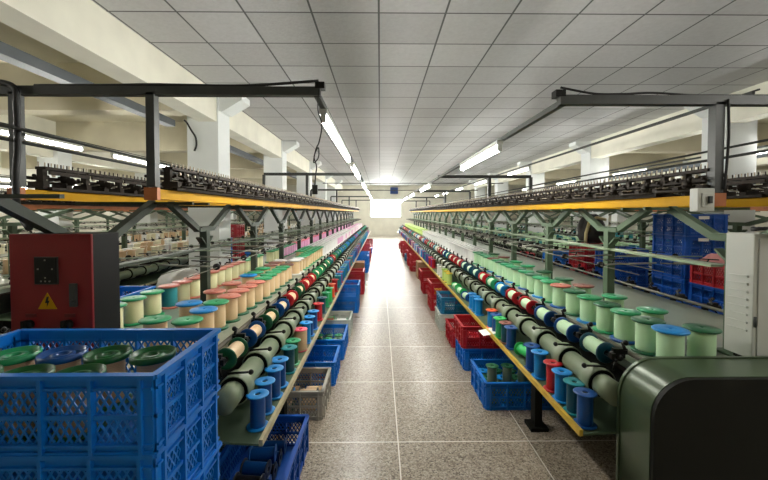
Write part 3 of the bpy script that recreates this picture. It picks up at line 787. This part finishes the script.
crate(-.63, 5.7, 0, 'blue', 'blue crate on the floor left of aisle, lower one of two stacked', L=.6, W=.42)
crate(-.62, 5.7, .213, 'blue', 'blue crate left of aisle, upper one of two before red crates', L=.6, W=.42)
crate(-.60, 6.95, 0, 'red', 'red crate left of aisle behind the stacked blue pair, lower one', L=.6, W=.42)
crate(-.60, 6.95, .213, 'red', 'red crate left of aisle behind the stacked blue pair, upper one', L=.6, W=.42)
b = MB(); b.box((0, 0, .2), (.5, .4, .4)); b.box((0, 0, .401), (.06, .4, .002), None, 1)
tag(b.build('carton', [M_carton, M_cream], loc=(-.6, 8.3, 0), bevel=.004), 'brown carton on the floor left of the aisle', 'carton')
kk = 0
for (y, c, n) in ((9.4, 'blue', 2), (10.2, 'blue', 2), (11.4, 'red', 2), (12.4, 'red', 2), (13.8, 'blue', 1), (15.2, 'red', 2)):
    kk += 1
    for j in range(n):
        crate(-.6, y, .213 * j, c, '%s crate left of aisle beyond the carton, %s stack from it, %s' % (c, nth(kk), 'lower' if j == 0 else 'upper'), L=.6, W=.42, group='far crates left of the aisle')
# right of the aisle
crate(1.10, 2.98, 0, 'blue', 'blue crate of dark green bobbins on the floor right of the aisle', L=.6, W=.46)
crate_fill(1.06, 2.98, .55, .46, 16, [('dark green', 'olive', True), ('dark green', 'olive', True), ('blue', 'olive', True)], '%s bobbin in the blue crate right of the aisle, %s one', upright=True, seedy=8, R_=.05)
crate(1.10, 3.66, 0, 'blue', 'blue crate right of the aisle underneath a red crate', L=.6, W=.42)
crate(1.08, 3.66, .213, 'red', 'red crate of red bobbins standing on a blue crate', L=.6, W=.42)
crate_fill(1.08, 3.66, .6, .42, 8, [('red', 'red', False), ('pink', 'red', False)], '%s bobbin in the red crate on the blue one, %s one', z=.228, seedy=9)
crate(1.10, 4.25, 0, 'red', 'red crate on the floor between red-topped stack and teal crate', L=.6, W=.42)
crate(1.06, 4.85, 0, 'white', 'pale grey crate underneath the teal crate right of the aisle', L=.6, W=.42)
crate(1.08, 4.85, .213, 'teal', 'teal crate with grey bobbins on a pale crate', L=.6, W=.42)
crate_fill(1.08, 4.85, .6, .42, 4, [('dark teal', 'white', True), ('teal', 'olive', True)], '%s bobbin in the teal crate, %s one', z=.228, seedy=10)
crate(1.08, 5.8, 0, 'red', 'red crate behind the teal crate, lower one of two', L=.6, W=.42)
crate(1.08, 5.8, .213, 'red', 'red crate behind the teal crate, holding a yellow bobbin', L=.6, W=.42)
crate_fill(1.08, 5.8, .6, .42, 5, [('yellow', 'yellow', False), ('red', 'red', False), ('pink', 'rose', True)], '%s bobbin in the red crate behind the teal crate, %s one', z=.228, seedy=11)
crate(1.10, 7.0, 0, 'red', 'red crate before the brown carton right of aisle, lower one', L=.6, W=.42)
crate(1.06, 7.0, .213, 'red', 'red crate before the brown carton right of aisle, upper one', L=.6, W=.42)
b = MB(); b.box((0, 0, .19), (.45, .4, .38)); b.box((0, 0, .381), (.06, .4, .002), None, 1)
tag(b.build('carton', [M_carton, M_cream], loc=(1.08, 8.5, 0), bevel=.004), 'brown carton on the floor right of the aisle', 'carton')
kk = 0
for (y, c, n) in ((9.6, 'red', 2), (10.6, 'red', 2), (11.6, 'teal', 1), (12.6, 'red', 2), (14.0, 'red', 2), (15.6, 'red', 1)):
    kk += 1
    for j in range(n):
        crate(1.09, y, .213 * j, c, '%s crate right of aisle beyond the carton, %s stack from it, %s' % (c, nth(kk), 'lower' if j == 0 else 'upper'), L=.6, W=.42, group='far crates right of the aisle')
# stacks between the right machine and the one behind it
def stack(x, y, cols, name, L=.42, W=.44):
    n = len(cols)
    for i, c in enumerate(cols):
        lv_ = 'bottom crate' if i == 0 else ('top crate' if i == n - 1 else nth(i + 1) + ' crate up')
        crate(x, y, .213 * i, c, '%s lattice crate, %s of %s' % (c, lv_, name), L=L, W=W, group='stacked crates beyond the machines')
        if n >= 5 and i in (2, 4, 5, 6) and c != 'red':
            b = MB(); b.box((0, 0, 0), (.10, .004, .03)); o = b.build('crate_tag', M_paper, None, (x - .05, y - W / 2 - .011, .213 * i + .177))
            tag(o, 'white tag on the %s, %s' % (lv_.replace(' crate', ''), name), 'tag')
stack(3.17, 3.75, ['deep blue'] * 7, 'the tallest stack beside the white switch box', W=.46)
stack(3.12, 3.22, ['deep blue', 'deep blue', 'deep blue', 'deep blue', 'red'], 'the stack bearing pink bags', W=.42)
stack(3.05, 4.62, ['deep blue'] * 5, 'the blue stack behind the tallest one')
stack(3.08, 5.35, ['blue', 'blue', 'red', 'red', 'red'], 'the stack bearing a black bag')
stack(3.1, 6.3, ['deep blue', 'blue', 'blue', 'blue'], 'the stack behind the black bag')
stack(3.1, 8.0, ['blue', 'blue', 'red'], 'the low red-topped stack past the black bag')
stack(-2.85, 7.0, ['blue', 'blue', 'red', 'red', 'red', 'red'], 'the red-topped stack between the left columns')
stack(-2.85, 6.4, ['blue', 'blue', 'blue', 'blue', 'blue'], 'the blue stack behind the nearest left column')
stack(-2.85, 8.1, ['blue', 'blue', 'blue'], 'the low blue stack between the left columns')
def blob(name, label, cat, c, rad, m, seed, sub=2):
    """a slack bag: a squashed, creased ball resting on its flat bottom"""
    rr = random.Random(seed); b = MB(); n = 18; ring = 10
    prof = []
    ph = [rr.random() * 6 for _ in range(6)]
    for i in range(ring + 1):
        a = PI * i / ring
        k = len(b.v)
        for j in range(n):
            t = 2 * PI * j / n
            w = 1 + .10 * math.sin(3 * t + ph[0]) + .07 * math.sin(5 * t + ph[1] + a * 2) + .05 * math.sin(9 * t + ph[2] + a * 5)
            z = -math.cos(a); z = max(z, -.62)
            b.v.append((rad[0] * math.sin(a) * w * math.cos(t), rad[1] * math.sin(a) * w * math.sin(t), rad[2] * (z + .62) * (1 + .12 * math.sin(4 * t + ph[3]) * math.sin(a))))
        if i:
            for j in range(n):
                j2 = (j + 1) % n; b.f.append((k - n + j, k - n + j2, k + j2, k + j)); b.m.append(0); b.sm.append(True)
    o = b.build(name, m, None, c); tag(o, label, cat); return o
M_pinkbag = mat('pink_bag', (206, 140, 138), .5, 0, .15, 8, .3)
M_bag = mat('white_sack', (196, 196, 190), .5, 0, .12, 6, .3)
M_blackbag = mat('black_bag', (30, 26, 24), .5, 0, .2, 8, .3)
blob('plastic_bag', 'pink bag lying in the red crate, the one closer to the tall blue stack', 'bag', (3.02, 3.27, .94), (.095, .12, .12), M_pinkbag, 1)
blob('plastic_bag', 'pink bag lying in the red crate, the one closer to the louvred cabinet', 'bag', (3.2, 3.22, .94), (.085, .12, .11), M_pinkbag, 2)
bb = blob('sack', 'black sack with cream edge standing on red crates', 'sack', (3.08, 5.32, 1.066), (.18, .17, .26), M_blackbag, 3)
b = MB(); b.tube([(-.16, -.13, .01), (-.17, -.16, .15), (-.12, -.15, .3), (0, -.12, .37), (.12, -.14, .34)], .022, 8); b.build('cream_edge', mat('cream_cloth', (206, 190, 140), .8), bb)
blob('sack', 'white sack slumped on the left machine\'s table', 'sack', (ML - .44, 3.55, .751), (.16, .26, .13), M_bag, 5)
crate(ML - .46, 2.62, .752, 'blue', 'blue crate standing on the left machine\'s table behind the red box', L=.30, W=.62, H=.17)

# ------------------------------------------------------------------ right end housing
def rounded(w, h, r, n=12):
    """outline: bottom-left, up, rounded top-left, rounded top-right, down"""
    p = [(0, 0)]
    for i in range(n + 1):
        a = PI - PI / 2 * i / n; p.append((r + r * math.cos(a), h - r + r * math.sin(a)))
    for i in range(n + 1):
        a = PI / 2 - PI / 2 * i / n; p.append((w - r + r * math.cos(a), h - r + r * math.sin(a)))
    p.append((w, 0)); return p
def housing(x0, x1, y0, y1, h, label):
    t = thing('end_housing', label, 'machine housing', ((x0 + x1) / 2, (y0 + y1) / 2, 0))
    w = x1 - x0; yo = -(y1 - y0) / 2
    b = MB(); b.prism(rounded(w, h, .17), (-w / 2, yo + .022, 0), (1, 0, 0), (0, 0, 1), (0, y1 - y0 - .04, 0)); o = b.build('shell', M_housing, t)
    for p in o.data.polygons: p.use_smooth = len(p.vertices) == 4
    b = MB(); b.prism(rounded(w - .004, h - .002, .168), (-w / 2 + .002, yo, 0), (1, 0, 0), (0, 0, 1), (0, .02, 0)); b.build('front_panel', M_blackpl, t)
    b = MB(); b.prism(rounded(w + .012, h + .006, .175), (-w / 2 - .006, -yo - .016, 0), (1, 0, 0), (0, 0, 1), (0, .016, 0)); o = b.build('rear_rim', M_housing, t)
    return t
hs = housing(1.13, 2.65, 1.485, 1.712, .815, 'dark green rounded end housing in front of the right machine')
b = MB(); b.box((.15, -.118, .50), (.085, .004, .03)); b.build('nameplate', M_dsteel, hs)
hl = housing(-2.2, -.93, 1.42, 1.655, .80, 'dark green end housing carrying the red control box')
# louvred cabinet on the right machine
cab = thing('electrical_cabinet', 'white louvred electrical cabinet standing on the right machine', 'cabinet', (2.018, 1.817, .75))
b = MB(); b.box((0, 0, .02), (.36, .12, .04)); b.build('plinth', M_blackpl, cab)
b = MB(); b.box((0, 0, .345), (.44, .145, .61)); b.build('body', M_white, cab, bevel=.004)
for i in range(8):
    b = MB(); b.prism([(-.05, 0), (.05, 0), (.05, .005), (-.05, .009)], (-.2205, 0, .17 + i * .038), (0, 1, 0), (0, 0, 1), (-.008, 0, 0)); b.build('louvre', M_white, cab)
b = MB(); b.box((-.05, -.0755, .345), (.30, .006, .57)); b.build('door', M_white, cab, bevel=.002)
b = MB(); b.cyl((-.212, -.078, .2), (-.212, -.078, .25), .006, 8); b.build('hinge', M_dsteel, cab)
b = MB()
pts = [(.0 + .14 * math.cos(a * .5) * (1 + .1 * math.sin(a)), .05 * math.sin(a * .5), .662 + .004 * (a % 3)) for a in [i * .7 for i in range(60)]]
b.tube(pts, .007, 6)
tag(b.build('cable_coil', M_rubber, None, (2.0, 1.817, .752)), 'black cable coiled on top of the white louvred cabinet', 'cable')
# white switch box on the right gantry post
sw = thing('switch_box', 'white switch box fixed to the yellow beam of the right machine', 'switch box', (MR - .275, 1.825, 1.505))
b = MB(); b.box((0, 0, .06), (.085, .05, .115)); b.build('box', M_white, sw, bevel=.004)
b = MB(); b.box((0, -.028, .058), (.05, .008, .07)); b.build('cover', M_white, sw, bevel=.002)
b = MB(); b.box((.008, -.038, .06), (.012, .014, .035)); b.build('switch_lever', M_dsteel, sw)
# white yarn waste
b = MB(); rr = random.Random(5)
p = []; a = 0
for i in range(150):
    a += rr.uniform(.3, .9); p.append((.065 * math.cos(a) * rr.uniform(.3, 1), .07 * math.sin(a) * rr.uniform(.3, 1), .006 + .03 * rr.random() * (1 - i / 300)))
b.tube(p, .0045, 5)
tag(b.build('yarn_tangle', M_paper, None, (1.755, 1.97, .751)), 'tangle of white yarn on the right machine\'s table behind the housing', 'yarn')
b = MB(); n = 6
b.prism([(0, 0), (.10, 0), (.20, -.02), (.20, -.022), (.10, -.0015), (0, -.0015)], (MR - .80, 3.12, .4665), (-1, 0, 0), (0, 0, 1), (0, .15, 0))
o = b.build('paper_sheet', M_paper); tag(o, 'white paper sheet lying over the yellow rail of the right shelf', 'paper')

# ------------------------------------------------------------------ red control box
rb = thing('control_box', 'red electrical control box with warning triangle on the left machine end', 'control box', (-1.405, 1.67, .80))
b = MB(); b.box((0, 0, .305), (.345, .16, .61), None); b.build('body', mat('charcoal_paint', (14, 14, 13), .6, spec=.2), rb, bevel=.003)
b = MB(); b.box((0, -.085, .305), (.347, .012, .612)); dr = b.build('door', M_red, rb, bevel=.003)
b = MB(); b.box((-.015, -.094, .455), (.098, .006, .118)); b.build('display_bezel', M_dsteel, dr)
b = MB(); b.box((-.015, -.098, .455), (.09, .004, .11)); b.build('display', M_blackpl, dr)
b = MB()
for (x, z) in ((-.015, .5), (-.045, .462), (.015, .462), (-.015, .425), (-.033, .41), (-.015, .41), (.003, .41)): b.box((x, -.1008, z), (.006, .002, .006))
b.build('button', M_steel, dr)
b = MB(); b.prism([(-.04, 0), (.04, 0), (0, .07)], (-.015, -.0935, .29), (1, 0, 0), (0, 0, 1), (0, .003, 0)); b.build('warning_sign', M_yellow, dr)
b = MB(); b.prism([(-.002, .052), (.008, .054), (.003, .036), (.010, .036), (-.002, .008), (0, .026), (-.009, .026)], (-.015, -.0942, .29), (1, 0, 0), (0, 0, 1), (0, .001, 0)); b.build('lightning_mark', M_blackpl, dr)
b = MB(); b.box((.098, -.095, .35), (.03, .012, .10)); b.cyl((.098, -.105, .325), (.098, -.095, .325), .008, 10); b.build('latch', M_dsteel, dr, bevel=.002)
for x in (-.09, .075):
    b = MB(); b.cyl((x, -.093, .225), (x, -.115, .225), .02, 14); b.box((x, -.12, .225), (.012, .02, .045)); b.build('rotary_switch', M_blackpl, dr)
    b = MB(); b.box((x + .005, -.093, .262), (.045, .003, .014)); b.build('switch_plate', mat('dark_red_label', (96, 20, 22), .5), dr)
# blue drum and white pole seen at the left edge
b = MB(); b.lathe([(0, 0), (.16, 0), (.17, .02), (.17, .35), (.175, .36), (.17, .37), (.17, .72), (.16, .74), (0, .74)], 24)
tag(b.build('barrel', mat('plastic_barrel_blue', (20, 96, 184), .4), None, (-1.93, 1.58, .803)), 'blue plastic barrel at the left edge beside the red box', 'barrel').scale = (1, .9, .62)

# ------------------------------------------------------------------ cables
def cable(name, pts, r, label, m=M_rubber):
    # smooth the polyline
    P = [Vector(p) for p in pts]; out = []
    for i in range(len(P) - 1):
        p0 = P[max(i - 1, 0)]; p1 = P[i]; p2 = P[i + 1]; p3 = P[min(i + 2, len(P) - 1)]
        for k in range(6):
            t = k / 6
            out.append(.5 * ((2 * p1) + (p2 - p0) * t + (2 * p0 - 5 * p1 + 4 * p2 - p3) * t * t + (3 * p1 - p0 - 3 * p2 + p3) * t ** 3))
    out.append(P[-1]); b = MB(); b.tube(out, r, 8)
    return tag(b.build(name, m), label, 'cable')
XB, XA = ML + .25, ML - .47
cable('power_cable', [(XA - .2, 1.965, 2.185), (XA - .08, 1.96, 2.187), (XA + .035, 1.955, 2.155), (XA + .05, 1.95, 2.05), (XA + .05, 1.95, 1.85), (XA + .055, 1.93, 1.68), (XA + .14, 1.85, 1.52), (XA + .26, 1.78, 1.425)], .015, 'thick black cable running down the left gantry post to the red box')
cable('power_cable', [(XA + .1, 2.0, 2.180), (XA + .5, 2.0, 2.183), (XB, 2.0, 2.187), (XB + .15, 2.0, 2.185), (XB + .5, 2.0, 2.183), (-.33, 2.0, 2.21)], .008, 'thin dark cable lying along the left gantry bar')
cable('power_cable', [(MR - .97, 1.87, 2.135), (MR - .8, 1.87, 2.105), (MR - .66, 1.86, 2.10), (MR - .5, 1.87, 2.11), (MR - .3, 1.87, 2.099), (MR - .1, 1.87, 2.098), (MR + .3, 1.87, 2.099)], .006, 'thin dark cable lying along the right gantry bar')
cable('power_cable', [(MR - .14, 1.84, 2.07), (MR - .135, 1.838, 1.9), (MR - .14, 1.84, 1.75), (MR - .15, 1.84, 1.62)], .006, 'thin cable dropping down the right gantry post to the switch box')
c = cable('hanging_cord', [(-.325, 1.98, 2.16), (-.33, 1.98, 2.05), (-.31, 1.98, 1.97), (-.325, 1.98, 1.88), (-.34, 1.97, 1.84), (-.355, 1.98, 1.77), (-.33, 1.99, 1.80), (-.33, 1.98, 1.85), (-.35, 1.97, 1.80), (-.34, 1.985, 1.75), (-.345, 1.98, 1.70), (-.348, 1.98, 1.65)], .0035, 'dark hanging cord with socket at the aisle end of the left gantry')
b = MB(); b.box((-.348, 1.98, 1.625), (.028, .02, .05)); b.build('socket', M_dsteel, c)
cable('wall_cable', [(XL - .46, 5.5, 2.87), (XL - .42, 5.5, 2.83), (XL - .36, 5.51, 2.72), (XL - .30, 5.51, 2.62), (XL - .29, 5.51, 2.5), (XL - .32, 5.51, 2.42)], .014, 'black cable curving down the face of the nearest left column')
# clutter clamps over the near left rail (dark fittings above the beam)
# blue fan box on the far wall
f = thing('wall_fan', 'blue square fan high on the far wall above the window', 'fan', (.92, Y1 - .09, 2.95))
b = MB(); b.box((0, 0, .0), (.5, .12, .42)); b.build('housing', mat('blue_sign', (40, 70, 130), .5), f, bevel=.01)
b = MB()
for i in range(4): b.bar((0, -.07, 0), (.16 * math.cos(i * PI / 2 + .4), -.07, .16 * math.sin(i * PI / 2 + .4)), .06, .008)
b.cyl((0, -.065, 0), (0, -.09, 0), .03, 10)
b.build('blade', M_dsteel, f)

# ------------------------------------------------------------------ light
w = bpy.data.worlds.new('world'); sc.world = w; w.use_nodes = True
w.node_tree.nodes['Background'].inputs[0].default_value = (.95, 1, .97, 1); w.node_tree.nodes['Background'].inputs[1].default_value = 14
ld = bpy.data.lights.new('daylight', 'AREA'); ld.shape = 'RECTANGLE'; ld.size = 1.96; ld.size_y = 1.12; ld.energy = 60; ld.color = (.97, 1, .96)
lo = link('daylight', ld, None, ((wx0 + wx1) / 2, Y1 - .02, (wz0 + wz1) / 2), (-PI / 2, 0, 0))

# ------------------------------------------------------------------ camera
cam = bpy.data.cameras.new('camera'); co = link('camera', cam, None, (0, 0, CAM_H))
cam.sensor_width = 36; cam.lens = 368 / 768 * 36; cam.clip_start = .05; cam.clip_end = 100
pitch = math.atan(9.5 / 368); yaw = math.atan(4 / 368)
cam.shift_y = -17.5 / 768
co.rotation_euler = (PI / 2 - pitch, 0, -yaw)
sc.camera = co
sc.view_settings.view_transform = 'Standard'; sc.view_settings.look = 'None'; sc.view_settings.gamma = 1; sc.view_settings.use_curve_mapping = False
sc.view_settings.exposure = 0.45
sc.cycles.max_bounces = 6; sc.cycles.sample_clamp_indirect = 8; sc.cycles.use_denoising = True
